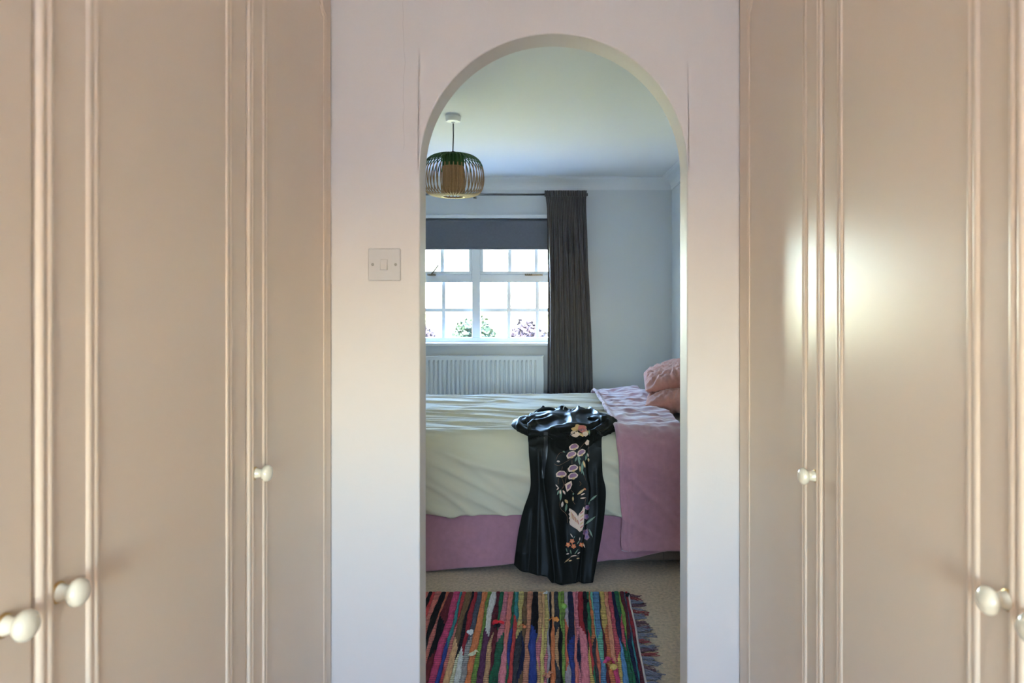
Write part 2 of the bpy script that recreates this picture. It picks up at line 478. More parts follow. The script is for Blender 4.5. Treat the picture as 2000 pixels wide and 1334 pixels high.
wardrobe('wardrobe', 1, XWL, HXL + .002, GL1, YW0 - .002, [(GL1, YW0 - .004, 1.378, 1.759, 1.329, GL1 + .0145)],
         'narrow single-door cream wardrobe against the arch wall, left of the light switch')
wardrobe('wardrobe', 1, XWL, HXL + .002, .205, GL1, [(GL2, GL1, .849, 1.220, .788, GL2 + .0145), (.205, GL2, .300, .660, .708, None)],
         'double-door cream wardrobe nearest the viewer on the left, two knobs side by side')
GR1, GR2 = 1.275, .738
wardrobe('wardrobe', -1, XWR, XR - .002, GR1, YW0 - .002, [(GR1, YW0 - .004, 1.363, 1.734, 1.307, GR1 + .0145)],
         'narrow single-door cream wardrobe right of the archway, catching the window reflection')
wardrobe('wardrobe', -1, XWR, XR - .002, .190, GR1, [(GR2, GR1, .830, 1.203, .767, GR2 + .0145), (.190, GR2, .290, .645, .700, None)],
         'double-door cream wardrobe nearest the viewer on the right edge')

# ------------------------------------------------------------------ light switch on the arch wall
sx, sz = PX(751.5, YW0), PZ(517, YW0)
sw = tag(empty('light_switch', (sx, YW0, sz)), 'square white light switch with two screws left of the archway', 'light switch')
keep(MB().box(sx - .043, sx + .043, YW0 - .008, YW0 - .0005, sz - .043, sz + .043).build('plate', M_switch, bevel=.003), sw)
rk = MB(); 
rk.add([(sx-.0095, YW0-.0085, sz-.0145), (sx+.0095, YW0-.0085, sz-.0145), (sx+.0095, YW0-.0085, sz+.0145), (sx-.0095, YW0-.0085, sz+.0145),
        (sx-.0088, YW0-.0135, sz-.0138), (sx+.0088, YW0-.0135, sz-.0138), (sx+.0088, YW0-.0095, sz+.0138), (sx-.0088, YW0-.0095, sz+.0138)],
       [(0,1,5,4),(1,2,6,5),(2,3,7,6),(3,0,4,7),(4,5,6,7),(3,2,1,0)])
keep(rk.build('rocker', M_switch, bevel=.0008), sw)
for dx in (-.0305, .0305):
    M = Matrix.Translation((sx + dx, YW0 - .0079, sz)) @ Matrix.Rotation(PI / 2, 4, 'X')
    s = MB().lathe([(0, -.0004), (.0036, -.0004), (.0036, .0006), (.003, .001), (0, .0010)], 16, M)
    keep(s.build('screw', M_screw), sw)

# ------------------------------------------------------------------ pendant lamp
LX, LY = -.508, 3.92
ZS = 2.129
lamp = tag(empty('pendant_lamp', (LX, LY, ZS)), 'bamboo cage pendant lamp with green-painted top hanging from the ceiling', 'lamp')
L0 = Matrix.Translation((LX, LY, 0))
keep(MB().lathe([(0, ZC), (.046, ZC), (.043, ZC - .024), (.040, ZC - .030), (.012, ZC - .033), (.006, ZC - .040), (0, ZC - .040)], 32, L0).build('ceiling_rose', M_trim, smooth=False, bevel=.001), lamp)
keep(MB().tube([(LX, LY, ZC - .038), (LX + .001, LY, 2.24), (LX - .002, LY, ZS + .01)], .0034, 8).build('flex', M_cordblk, smooth=True), lamp)
keep(MB().lathe([(0, ZS + .022), (.008, ZS + .022), (.011, ZS + .012), (.013, ZS - .05), (0, ZS - .05)], 16, L0).build('lamp_holder', M_cordblk, smooth=True), lamp)
keep(MB().tube([(LX - .012, LY - .004, ZS + .004), (LX - .035, LY - .008, ZS + .012), (LX - .055, LY - .01, ZS + .010)], .0016, 6).build('flex_tail', M_cordblk), lamp)
rp = [(.060, 0), (.090, -.0015), (.120, -.010), (.146, -.028), (.164, -.056), (.1725, -.088), (.176, -.125), (.1745, -.160),
      (.167, -.192), (.152, -.215), (.130, -.228), (.100, -.2345), (.066, -.236)]
# smooth the rib profile
def cat(pts, n=4):
    out = []
    for i in range(len(pts) - 1):
        p0 = pts[max(i-1, 0)]; p1 = pts[i]; p2 = pts[i+1]; p3 = pts[min(i+2, len(pts)-1)]
        for k in range(n):
            t = k / n
            out.append(tuple(.5*((2*p1[d]) + (-p0[d]+p2[d])*t + (2*p0[d]-5*p1[d]+4*p2[d]-p3[d])*t*t + (-p0[d]+3*p1[d]-3*p2[d]+p3[d])*t**3) for d in range(len(p1))))
    out.append(tuple(pts[-1])); return out
rp = cat(rp, 2)
me_rib = None
NR = 46
for k in range(NR):
    if me_rib is None:
        b = MB(); w = .0034; t = .0024
        rows = []
        for i, (r, z) in enumerate(rp):
            a = rp[max(i-1, 0)]; c = rp[min(i+1, len(rp)-1)]
            tx, tz = c[0] - a[0], c[1] - a[1]; l = math.hypot(tx, tz); nx, nz_ = -tz / l, tx / l
            rows.append([(r, -w, z), (r + nx * t, -w * .7, z + nz_ * t), (r + nx * t, w * .7, z + nz_ * t), (r, w, z), (r - nx * t * .6, 0, z - nz_ * t * .6)])
        for i in range(len(rows) - 1):
            b.cur = 0 if rp[i][1] > -.066 else 1
            o = len(b.v)
            b.add(rows[i] + rows[i+1], [(j, (j+1) % 5, 5 + (j+1) % 5, 5 + j) for j in range(5)])
        rib = b.build('rib', [M_green, M_bamboo], smooth=False, loc=(LX, LY, ZS))
        me_rib = rib.data
    else:
        rib = bpy.data.objects.new('rib', me_rib); COL.objects.link(rib); rib.location = (LX, LY, ZS)
    rib.rotation_euler = (0, 0, 2 * PI * (k + .5) / NR)
    keep(rib, lamp)
for name, zz, m in (('top_ring', ZS - .001, M_green), ('bottom_ring', ZS - .236, M_bamboo)):
    keep(MB().lathe([(.056, zz - .004), (.068, zz - .004), (.068, zz + .004), (.056, zz + .004), (.056, zz - .004)], 40, L0).build(name, m), lamp)
core = MB(); NC = 84
def corering(z): return [(LX + (.0605 + .0018 * math.cos(k * PI)) * math.cos(2*PI*k/NC), LY + (.0605 + .0018 * math.cos(k * PI)) * math.sin(2*PI*k/NC), z) for k in range(NC)]
core.cur = 0; core.grid([corering(ZS - .004), corering(ZS - .035), corering(ZS - .066)], True)
core.cur = 1; core.grid([corering(ZS - .066), corering(ZS - .12), corering(ZS - .17), corering(ZS - .222)], True)
keep(core.build('inner_shade', [M_green, M_weave]), lamp)
keep(MB().lathe([(0, ZS - .10), (.012, ZS - .10), (.014, ZS - .115), (.028, ZS - .145), (.030, ZS - .165), (.020, ZS - .188), (0, ZS - .196)], 20, L0).build('bulb', mat('opal_bulb', (.85, .85, .8), .3), smooth=True), lamp)

# ------------------------------------------------------------------ curtain rod, curtain, blind, radiator
YC = 5.835
ZR = PZ(380, YC)
rod = tag(empty('curtain_rod', (-.75, YC, ZR)), 'thin dark metal curtain rod across the top of the window', 'curtain rod')
xr_end = PX(1146, YC)
keep(MB().tube([(-1.90, YC, ZR), (xr_end - .012, YC, ZR)], .0085, 12).build('pole', M_rod, smooth=True), rod)
for x in (xr_end - .012, -1.912):
    keep(MB().tube([(x, YC, ZR), (x + .022, YC, ZR)], .0125, 14).build('end_cap', M_rod), rod)
for px in (927, 1143):
    x = PX(px, YC)
    keep(MB().box(x - .008, x + .008, YC - .006, YF, ZR - .022, ZR - .0095).box(x - .010, x + .010, YC - .013, YC + .004, ZR - .034, ZR - .0085).build('bracket', M_rod, bevel=.002), rod)

cur = tag(empty('curtain', (.22, YC, 0)), 'dark charcoal velvet curtain hanging right of the window', 'curtain')
def curtain_panel():
    rows = []; NX = 220; NZ = 60
    zt, zb = ZR + .028, .025
    for i in range(NZ + 1):
        t = i / NZ; z = zt + (zb - zt) * t
        xl = interp([(0, PX(1064, YC)), (.06, PX(1068, YC)), (.3, PX(1070, YC)), (1, PX(1069, YC))], t)
        xr = interp([(0, PX(1144, YC)), (.1, PX(1145, YC)), (.3, PX(1148, YC)), (.55, PX(1154, YC)), (1, PX(1161, YC))], t)
        row = []
        for j in range(NX + 1):
            u = j / NX
            uu = u + .012 * nz(u * 4, t * 2.0, 3) * smoothstep(0, .3, t)
            big = .030 * smoothstep(.03, .25, t) * math.sin(2 * PI * 8.0 * uu + .8 * math.sin(5 * u) + .5 * nz(u * 6, t * 1.5))
            small = .009 * (1 - .92 * smoothstep(.02, .35, t)) * math.sin(2 * PI * 25 * u + 1.5 * nz(u * 9, 0))
            y = YC - .016 + big * .85 + small + .006 * nz(u * 14, t * 5)
            row.append((xl + (xr - xl) * u + .004 * nz(u * 9, t * 6, 7), y, z))
        rows.append(row)
    return rows
cp = MB().grid(curtain_panel()).build('panel', M_curtain, smooth=True)
so = cp.modifiers.new('thick', 'SOLIDIFY'); so.thickness = .003
keep(cp, cur)
hd = []
for i in range(7):
    t = i / 6; z = ZR + .030 - .052 * t + 0
    row = []
    for j in range(241):
        u = j / 240; k = 24
        y = YC - .020 + (.010 if i else .014) * math.sin(2 * PI * k * u + 1.2 * nz(u * 9, 1)) + (.004 * nz(u * 60, t * 9))
        row.append((PX(1063.5, YC) + (PX(1145, YC) - PX(1063.5, YC)) * u, y - .006, z + (.005 * nz(u * 40, 4) if i == 0 else 0)))
    hd.append(row)
hh = MB().grid(hd).build('gathered_heading', M_curtain, smooth=True)
hh.modifiers.new('thick', 'SOLIDIFY').thickness = .003
keep(hh, cur)

YBL = 5.895
bl = tag(empty('roller_blind', (-.58, YBL, 2.0)), 'slate grey roller blind half drawn over the window', 'blind')
zt = PZ(428, YBL); zb_ = PZ(487, YBL)
keep(MB().box(WX0 - .03, WX1 + .02, YBL - .022, YF - .001, PZ(427, YBL), PZ(419.5, YBL)).build('head_rail', M_trim, bevel=.004), bl)
keep(MB().tube([(WX0 - .02, YBL + .012, zt - .012), (WX1 + .01, YBL + .012, zt - .012)], .016, 14).build('roller', M_blind, smooth=True), bl)
rows = []
for i in range(15):
    z = zt - .008 + (zb_ - zt + .008) * i / 14
    rows.append([(WX0 - .02 + (WX1 + .03 - WX0) * j / 60, YBL - .006 + .0012 * nz(j * .3, i * .2), z) for j in range(61)])
o = MB().grid(rows).build('fabric', M_blind, smooth=True); o.modifiers.new('thick', 'SOLIDIFY').thickness = .0015; keep(o, bl)
keep(MB().box(WX0 - .02, WX1 + .01, YBL - .011, YBL - .002, zb_ - .001, zb_ + .018).build('bottom_bar', M_blind, bevel=.003), bl)
keep(MB().box(PX(925, YBL) - .012, PX(925, YBL) + .012, YBL - .010, YBL - .004, zb_ - .010, zb_).build('pull_tab', M_trim), bl)

rad = tag(empty('radiator', (-.6, 5.87, .2)), 'white ribbed panel radiator under the bedroom window', 'radiator')
RX0, RX1, RY, RZ0, RZ1 = -1.27, PX(1061, 5.845), 5.845, .19, PZ(695, 5.845)
pitch = .0378; rows_t = []
xs = [(RX0, 0), (RX0 + .028, 0)]
x = RX0 + .034
while x + pitch < RX1 - .025:
    xs += [(x, 0), (x + .005, .015), (x + .013, .015), (x + .018, 0), (x + pitch - .001, 0)]; x += pitch
xs += [(RX1, 0)]
rows = []
for z, k in ((RZ0, 0), (RZ0 + .035, 0), (RZ0 + .055, 1), (RZ1 - .055, 1), (RZ1 - .035, 0), (RZ1 - .006, 0), (RZ1, -.5)):
    rows.append([(x, RY + (d * k if k > 0 else 0) + (.004 if k < 0 else 0), z) for x, d in xs])
o = MB().grid(rows).build('front_panel', M_rad); o.modifiers.new('thick', 'SOLIDIFY').thickness = -.0015; keep(o, rad)
for x0, x1 in ((RX0 - .004, RX0), (RX1, RX1 + .004)):
    keep(MB().box(x0, x1, RY, YF - .020, RZ0 + .02, RZ1).build('side_cover', M_rad, bevel=.0015), rad)
g = MB(); g.box(RX0, RX1, RY + .004, RY + .010, RZ1 - .004, RZ1 + .001); g.box(RX0, RX1, YF - .028, YF - .022, RZ1 - .004, RZ1 + .001)
x = RX0 + .01
while x < RX1 - .012:
    g.box(x, x + .007, RY + .010, YF - .028, RZ1 - .004, RZ1 - .001); x += .018
keep(g.build('top_grille', M_rad), rad)
keep(MB().box(RX0 + .02, RX1 - .02, YF - .030, YF - .024, RZ0, RZ1 - .01).build('back_panel', M_rad), rad)
for x in (RX0 + .2, RX1 - .2):
    keep(MB().box(x - .015, x + .015, YF - .026, YF - .001, RZ0 + .05, RZ1 - .05).build('bracket', M_rad), rad)

# ------------------------------------------------------------------ bed
BX0_, BX1_ = -.92, XR - .03
bed = tag(empty('bed', (.1, 4.05, 0)), 'divan bed with its head against the right wall', 'bed')
keep(MB().box(BX0_ + .02, BX1_, 3.30, 4.80, .035, .335).build('divan_base', M_divan, bevel=.012), bed)
xs_ = PX(1296, 3.295)
keep(MB().box(xs_ - .0015, xs_ + .0015, 3.2965, 3.3005, .045, .33).build('seam', mat('divan_piping', (.10, .072, .055), .9)), bed)
for x in (BX0_ + .15, BX1_ - .15):
    for y in (3.42, 4.66):
        keep(MB().lathe([(0, .0), (.022, .0), (.022, .036), (0, .036)], 16, Matrix.Translation((x, y, 0))).build('castor', M_dark), bed)
mt = MB()
def rounded_slab(x0, x1, y0, y1, z0, z1, r, nx=40, ny=40, f=None):
    """closed soft slab"""
    m = MB(); NXs, NYs = nx, ny
    prof = []
    for i in range(9): a = -PI/2 + PI * i / 8; prof.append((r * math.cos(a) - r, (z0 + z1)/2 + (z1 - z0)/2 * math.sin(a)))
    per = []
    def corner(cx, cy, a0):
        for k in range(7): a = a0 + PI/2 * k/6; per.append((cx + r*math.cos(a), cy + r*math.sin(a), math.cos(a), math.sin(a)))
    corner(x1-r, y1-r, 0); corner(x0+r, y1-r, PI/2); corner(x0+r, y0+r, PI); corner(x1-r, y0+r, 3*PI/2)
    m.grid([[(x + nx_*o, y + ny_*o, z) for x, y, nx_, ny_ in per] for o, z in prof], True)
    nper = len(per)
    m.f.append(tuple(range(nper))); m.m.append(0)
    m.f.append(tuple(range(8*nper, 9*nper))); m.m.append(0)
    return m
keep(rounded_slab(BX0_ + .02, BX1_, 3.31, 4.80, .337, .615, .05).build('mattress', M_sheet, smooth=False), bed)

# profile of whatever lies over the bed: far edge -> top -> near edge -> down the front
def bed_profile(off, zbot, far_drop=.12):
    pts = [(4.81 + off, .56 - far_drop), (4.83 + off, .56), (4.80 + off, .615 + off * .7), (4.72, .640 + off), (4.5, .652 + off), (4.1, .657 + off), (3.75, .655 + off), (3.52, .648 + off)]
    cx, cz, r = 3.405, .505, .137 + off
    for i in range(10):
        a = PI / 2 * (1 - i / 9) + .12 * (1 - i / 9)
        pts.append((cx - r * math.cos(a), cz + r * math.sin(a)))
    fy = cx - r
    pts += [(fy - .004, .42), (fy - .006, .33)]
    if zbot < .30: pts.append((fy - .004, .20))
    pts = [p for p in pts if p[1] > zbot or p[0] > 4.0] + [(fy - .002, zbot)]
    L = [0]
    for a, c in zip(pts, pts[1:]): L.append(L[-1] + math.hypot(c[0]-a[0], c[1]-a[1]))
    return pts, L
def prof_at(pr, s):
    pts, L = pr; s = max(0, min(L[-1], s))
    for i in range(len(L) - 1):
        if s <= L[i+1] or i == len(L) - 2:
            t = (s - L[i]) / (L[i+1] - L[i]); a, c = pts[i], pts[i+1]
            dy, dz = c[0]-a[0], c[1]-a[1]; l = math.hypot(dy, dz)
            return a[0] + dy*t, a[1] + dz*t, dz / l, -dy / l     # point and outward normal (y, z)
def ridged(v): return 1 - abs(v)

def cover(name, pr, xl, xr, disp, NX, NS, m, thick, hem=None):
    rows = []; S = pr[1][-1]
    for i in range(NS + 1):
        s = S * i / NS; row = []
        for j in range(NX + 1):
            u = j / NX; x = xl(s) + (xr(s) - xl(s)) * u
            ss = s
            if hem: ss = s - hem(x) * smoothstep(S * .80, S, s)
            y, z, ny, nzv = prof_at(pr, ss)
            d = disp(x, y, z, s, u)
            row.append((x, y + ny * d, z + nzv * d))
        rows.append(row)
    o = MB().grid(rows).build(name, m, smooth=True)
    if thick:
        q = o.modifiers.new('thick', 'SOLIDIFY'); q.thickness = thick; q.offset = -1
    return o

prD = bed_profile(.0, .268)
def d_duvet(x, y, z, s, u):
    front = smoothstep(.62, .52, z) if y < 3.6 else 0
    top = 1 - front
    # top: long shallow creases running roughly along the bed
    a = .010 * nz(x * 1.2, y * 4.0, 1) + .011 * math.exp(-(nz(x * 1.2 + .6 * y, y * 6 + 1.1 * x, 2) / .09) ** 2) * top
    a += .004 * top * ridged(nz(x * 3.5, y * 20 + 3 * x, 9) * 2.5)
    # front: diagonal drag folds falling to the right
    w = x * .55 + z * 1.0
    a += front * (.020 * math.exp(-(nz(w * 4.2, x * .8 - z * .5, 5) / .085) ** 2) + .011 * math.exp(-(nz(w * 8.5, x * 1.3 - z * .8, 8) / .11) ** 2) - .004)
    a += front * smoothstep(.40, .28, z) * .012 * nz(x * 5, z * 9, 12)
    return a
duvet = cover('duvet', prD, lambda s: BX0_ - .02, lambda s: .62, d_duvet, 260, 200, M_duvet, .018,
              hem=lambda x: .006 * math.sin(x * 9) + .006 * nz(x * 6, 3))
tag(duvet, 'pale cream duvet spread over the bed and down its side', 'duvet')

# mauve sheet hanging below the duvet, over the divan
def val_rows():
    rows = []; NX, NZ = 240, 40
    for i in range(NZ + 1):
        t = i / NZ; row = []
        for j in range(NX + 1):
            x = BX0_ + (BX1_ - .03 - BX0_) * j / NX
            hemz = interp([(-.92, .006), (-.55, .008), (-.25, .030), (-.14, .042), (.26, .046), (.45, .062), (.66, .112), (1.1, .16)], x) + .004 * nz(x * 8, 1)
            z = .34 + (hemz - .34) * t
            y = 3.288 - .008 * t - .035 * smoothstep(.2, 1, t) * interp([(-.92, 1), (-.3, .8), (.1, .4), (.7, .1)], x)
            w = x * .8 + z
            y += -.006 * t * ridged(nz(w * 9, x, 4) * 2) - .004 * nz(x * 5 + z * 4, z * 5, 2) * t
            row.append((x, min(y, 3.292), z))
        rows.append(row)
    return rows
o = MB().grid(val_rows()).build('valance_sheet', M_mauve, smooth=True)
q = o.modifiers.new('thick', 'SOLIDIFY'); q.thickness = .002; q.offset = 1
tag(o, 'mauve linen sheet hanging below the cream duvet to the carpet', 'bed sheet')

# mauve throw folded across the head end
prT = bed_profile(.026, .118, .05)
S_T = prT[1][-1]
def d_throw(x, y, z, s, u):
    front = smoothstep(.62, .50, z) if y < 3.6 else 0
    top = 1 - front
    a = d_duvet(x, y, z, s, u) * .5 + .004
    a += top * (.010 * ridged(nz(x * 7, y * 6, 21) * 1.8) + .009 * nz(x * 14, y * 12, 22) + .004 * nz(x * 30, y * 26, 23))
    a += top * .026 * smoothstep(.35, .9, u) * smoothstep(4.0, 4.6, y)
    a += .008 * math.exp(-((u - .04) / .03) ** 2) * (1 + .5 * nz(y * 14, z * 14, 3))
    a += front * (.010 * ridged(nz(x * 12, z * 1.6, 24) * 2) + .003 * nz(x * 20, z * 12, 26) + .002)
    a += .014 * smoothstep(.40, .12, z) + .008 * smoothstep(.2, .118, z)
    a += front * .009 * math.exp(-((u - .09) / .025) ** 2) * smoothstep(.55, .3, z)
    return a
throw = cover('throw', prT, lambda s: .350 + .026 * smoothstep(S_T * .62, S_T, s) + .006 * nz(s * 9, 1),
              lambda s: .690 + .012 * nz(s * 6, 2) - .045 * smoothstep(.75, .2, s) + .02 * smoothstep(S_T * .7, S_T, s), d_throw, 110, 240, M_mauve, .004,
              hem=lambda x: -.004 * math.sin(x * 28) - .004 * nz(x * 22, 3))
tag(throw, 'mauve linen throw folded across the bed beside the pillows', 'throw')

# pillows
def pillow(name, c, L, W, T, rot, seed, label):
    m = MB(); NU, NV = 72, 56; half = []
    def shape(u, v, sgn):
        a, bb = 2*u - 1, 2*v - 1
        ed = (1 - abs(a) ** 2.6) ** .55 * (1 - abs(bb) ** 2.6) ** .55 if abs(a) < 1 and abs(bb) < 1 else 0
        pin = 1 - .07 * (1 - abs(bb) ** 2) * abs(a) ** 3; pin2 = 1 - .07 * (1 - abs(a) ** 2) * abs(bb) ** 3
        edge = max(abs(a), abs(bb))
        wr = smoothstep(.25, .95, edge) * (.026 * ridged(nz(math.atan2(bb, a) * 4.5, edge * 1.2, seed) * 2) - .006)
        wr += .006 * nz(a * 4, bb * 4, seed + 3) + .010 * math.exp(-(nz(a * 4 + bb * 2.5, bb * 5, seed + 5) / .08) ** 2) + .007 * math.exp(-(nz(a * 8 - bb * 3, bb * 9, seed + 6) / .1) ** 2)
        z = sgn * (T/2 * ed + wr * (ed ** .5))
        return Vector((a * L/2 * pin2, bb * W/2 * pin, z))
    for sgn in (1, -1):
        m.grid([[shape(i/NU, j/NV, sgn) for i in range(NU+1)] for j in range(NV+1)])
    o = m.build(name, M_pillow, smooth=True)
    bm = bmesh.new(); bm.from_mesh(o.data); bmesh.ops.remove_doubles(bm, verts=bm.verts, dist=.0004)
    bmesh.ops.recalc_face_normals(bm, faces=bm.faces); bm.to_mesh(o.data); bm.free()
    o.location = c; o.rotation_euler = rot
    return tag(o, label, 'pillow', 'terracotta pillows on the bed')
pillow('pillow', (.868, 4.15, .712), .44, .66, .138, (math.radians(0), math.radians(-4), math.radians(-12)), 31, 'lower terracotta pink linen pillow resting on the white sheet')
pillow('pillow', (.868, 4.34, .824), .44, .70, .140, (math.radians(2), math.radians(-14), math.radians(-8)), 47, 'upper terracotta pink linen pillow lying on top of the other')

# ------------------------------------------------------------------ robe draped over the bed edge
robe = tag(empty('satin_robe', (.10, 3.25, 0)), 'black satin robe embroidered with flowers draped over the bed edge', 'robe')
# py, left px, right px, depth
RT = [(801, 1060, 1152, 3.84), (812, 1040, 1168, 3.66), (824, 1031, 1176, 3.50), (838, 1030, 1178, 3.365), (852, 1031, 1177, 3.288), (868, 1032, 1175, 3.246),
      (890, 1033, 1176, 3.225), (930, 1036, 1178, 3.210), (960, 1035, 1184, 3.203), (1000, 1022, 1182, 3.194), (1040, 1013, 1177, 3.176), (1080, 1007, 1170, 3.147)]
HEM = [(0, 1106), (.10, 1115), (.25, 1120), (.42, 1127), (.50, 1144), (.60, 1149), (.75, 1143), (.82, 1139), (.88, 1142), (1, 1141)]
HEMY = [(0, 3.15), (.25, 3.125), (.45, 3.105), (.60, 3.085), (.8, 3.095), (1, 3.10)]
ROBE_FOLDS = [([(862, 1057), (940, 1062), (1040, 1074), (1140, 1084)], .016, 5.0), ([(980, 1042), (1060, 1036), (1120, 1032)], .012, 5.5),
              ([(862, 1051), (940, 1052), (1000, 1050)], -.010, 5), ([(1000, 1098), (1070, 1108), (1140, 1122)], .010, 8), ([(1010, 1085), (1140, 1097)], -.014, 9),
              ([(1050, 1140), (1140, 1133)], .016, 4), ([(900, 1166), (1000, 1168), (1100, 1158)], -.009, 6), ([(1040, 1022), (1115, 1015)], -.010, 6)]
def robe_pt(u, v):
    """v 0..1 from collar to hem."""
    n = len(RT) - 1; k = v * (n + 1)
    if k <= n:
        i = min(int(k), n - 1); t = k - i; a, c = RT[i], RT[i+1]
        p0 = RT[max(i-1, 0)]; p3 = RT[min(i+2, n)]
        py, l, r, y = [.5*((2*a[d]) + (-p0[d]+c[d])*t + (2*p0[d]-5*a[d]+4*c[d]-p3[d])*t*t + (-p0[d]+3*a[d]-3*c[d]+p3[d])*t**3) for d in range(4)]
    else:
        t = k - n; a = RT[-1]
        py = a[0] + (interp(HEM, u) - a[0]) * t; y = a[3] + (interp(HEMY, u) - a[3]) * t
        l = a[1] - 3 * t; r = a[2] - 12 * t
    px = l + (r - l) * u
    p = P(px, py, y)
    hang = smoothstep(.38, .60, v); topm = 1 - hang
    # hanging folds, deeper towards the hem
    f = hang * (.4 + .8 * v) * (.009 * math.sin(2*PI*(1.3*u + .35*v) + .6) + .0025 * math.sin(2*PI*(2.6*u - .8*v) + 1.7)
                                + .006 * nz(u * 2.2 + v * 1.5, v * 3, 5))
    f += hang * .010 * (1 if u > .80 else smoothstep(.775, .80, u))          # the under-lapping front edge
    for line, dep, wid in ROBE_FOLDS:
        d = (px - interp(line, py)) / wid
        f += hang * .65 * dep * math.exp(-d * d) * smoothstep(line[0][0], line[0][0] + 30, py)
    f += hang * .020 * ((2*u - 1) ** 4)                                       # sides fall back
    f2 = topm * (.020 * math.exp(-(nz(u * 2.6 + v * 4, v * 8, 14) / .13) ** 2) + .005 * math.exp(-(nz(u * 3.5 - v * 3, v * 9, 16) / .13) ** 2) + .006 * nz(u * 5, v * 9, 15))
    p.y += f; p.z += f2 * (1 - hang)
    
    p.z = max(p.z, .010)
    return p
NU, NV = 150, 190
bodyo = MB().grid([[robe_pt(j/NU, i/NV) for j in range(NU+1)] for i in range(NV+1)]).build('body', M_satin, smooth=True)
ROBE_BVH = BVHTree.FromPolygons([tuple(v.co) for v in bodyo.data.vertices], [tuple(p.vertices) for p in bodyo.data.polygons])
q = bodyo.modifiers.new('thick', 'SOLIDIFY'); q.thickness = .003; q.offset = 0
keep(bodyo, robe)

def crumple(name, pts, radii, flat, seed, m, parent):
    """A crumpled satin tube (sleeve / collar roll) along a path with folds."""
    path = cat([tuple(p) for p in pts], 10); rad = [r[0] for r in cat([(r,) for r in radii], 10)]
    rows = []; n = 40
    for i, p in enumerate(path):
        p = Vector(p); t = (Vector(path[min(i+1, len(path)-1)]) - Vector(path[max(i-1, 0)])).normalized()
        a = t.cross(Vector((0, 0, 1))).normalized(); bb = a.cross(t).normalized()
        row = []
        for k in range(n):
            th = 2*PI*k/n
            r = rad[i] * (1 + .30 * nz(math.cos(th)*1.1 + i*.03, math.sin(th)*1.1, seed) + .34 * (math.exp(-(nz(math.cos(th)*1.3 + i*.02, math.sin(th)*1.3 + i*.06, seed+4)/.14)**2) - .4))
            row.append(p + a*(r*math.cos(th)) + bb*(r*math.sin(th)*flat))
        rows.append(row)
    o = len(rows)
    b = MB().grid(rows, True)
    b.f.append(tuple(range(n))); b.m.append(0); L = (o-1)*n; b.f.append(tuple(L+k for k in range(n))); b.m.append(0)
    return keep(b.build(name, m, smooth=True), parent)
crumple('sleeve', [P(1058, 818, 3.60), P(1038, 820, 3.54), P(1020, 826, 3.46), P(1022, 838, 3.40), P(1040, 846, 3.345), P(1058, 848, 3.315)],
        [.018, .034, .040, .040, .034, .014], .62, 2, M_satin, robe)
crumple('sleeve', [P(1150, 818, 3.56), P(1166, 816, 3.53), P(1184, 821, 3.47), P(1191, 832, 3.41), P(1180, 841, 3.36), P(1163, 848, 3.31), P(1158, 862, 3.262)],
        [.016, .030, .036, .040, .036, .028, .012], .75, 9, M_satin, robe)
def collar(pts, h, name='collar'):
    path = cat([tuple(p) for p in pts], 8); rows = [[], [], [], []]
    for i, p in enumerate(path):
        t = i / (len(path) - 1); hh = h * math.sin(PI * t) ** .7
        rows[0].append((p[0], p[1] - .020, p[2] - .004)); rows[1].append((p[0], p[1] - .004, p[2] + hh * .75))
        rows[2].append((p[0], p[1] + .012, p[2] + hh)); rows[3].append((p[0], p[1] + .045, p[2] + .002))
    o = MB().grid(rows).build(name, M_satin, smooth=True); o.modifiers.new('thick', 'SOLIDIFY').thickness = .003
    return keep(o, robe)
collar([P(1038, 813, 3.70), P(1050, 810, 3.76), P(1068, 808, 3.80), P(1082, 808, 3.80), P(1096, 811, 3.76)], .036)
collar([P(1112, 810, 3.77), P(1122, 808, 3.80), P(1134, 808, 3.79), P(1150, 812, 3.73), P(1166, 816, 3.66)], .036)
def on_robe(px, py, lift):
    d = (P(px, py, 3.0) - CAM).normalized()
    loc, nrm, idx, dist = ROBE_BVH.ray_cast(CAM, d)
    if loc is None:
        loc, nrm, idx, dist = ROBE_BVH.find_nearest(P(px, py, 3.21))
    if nrm.dot(d) > 0: nrm = -nrm
    return loc + nrm * lift
# hanging sash strip and hanger hook
rows = []
for i in range(24):
    t = i / 23; py = 846 + 88 * t; c = 1066 - 4 * t + 1.5 * math.sin(5 * t)
    rows.append([on_robe(c - 4.2 + 8.4 * k / 4, py, .0045 + .002 * math.sin(PI * k / 4)) for k in range(5)])
keep(MB().grid(rows).build('sash', mat('black_satin_ribbon', (.014, .013, .014), .4, .6), smooth=True), robe)
hp = P(1100, 802, 3.80)
hk = [(hp.x, hp.y, hp.z - .01), (hp.x + .001, hp.y, hp.z + .012), (hp.x + .006, hp.y, hp.z + .024), (hp.x + .004, hp.y, hp.z + .032), (hp.x - .004, hp.y, hp.z + .031)]
tag(MB().tube(cat(hk, 5), .0022, 8).build('hanger_hook', mat('clear_plastic_hook', (.8, .82, .85), .15, .6), smooth=True),
    'small pale hanger hook sticking up behind the robe collar', 'hanger')

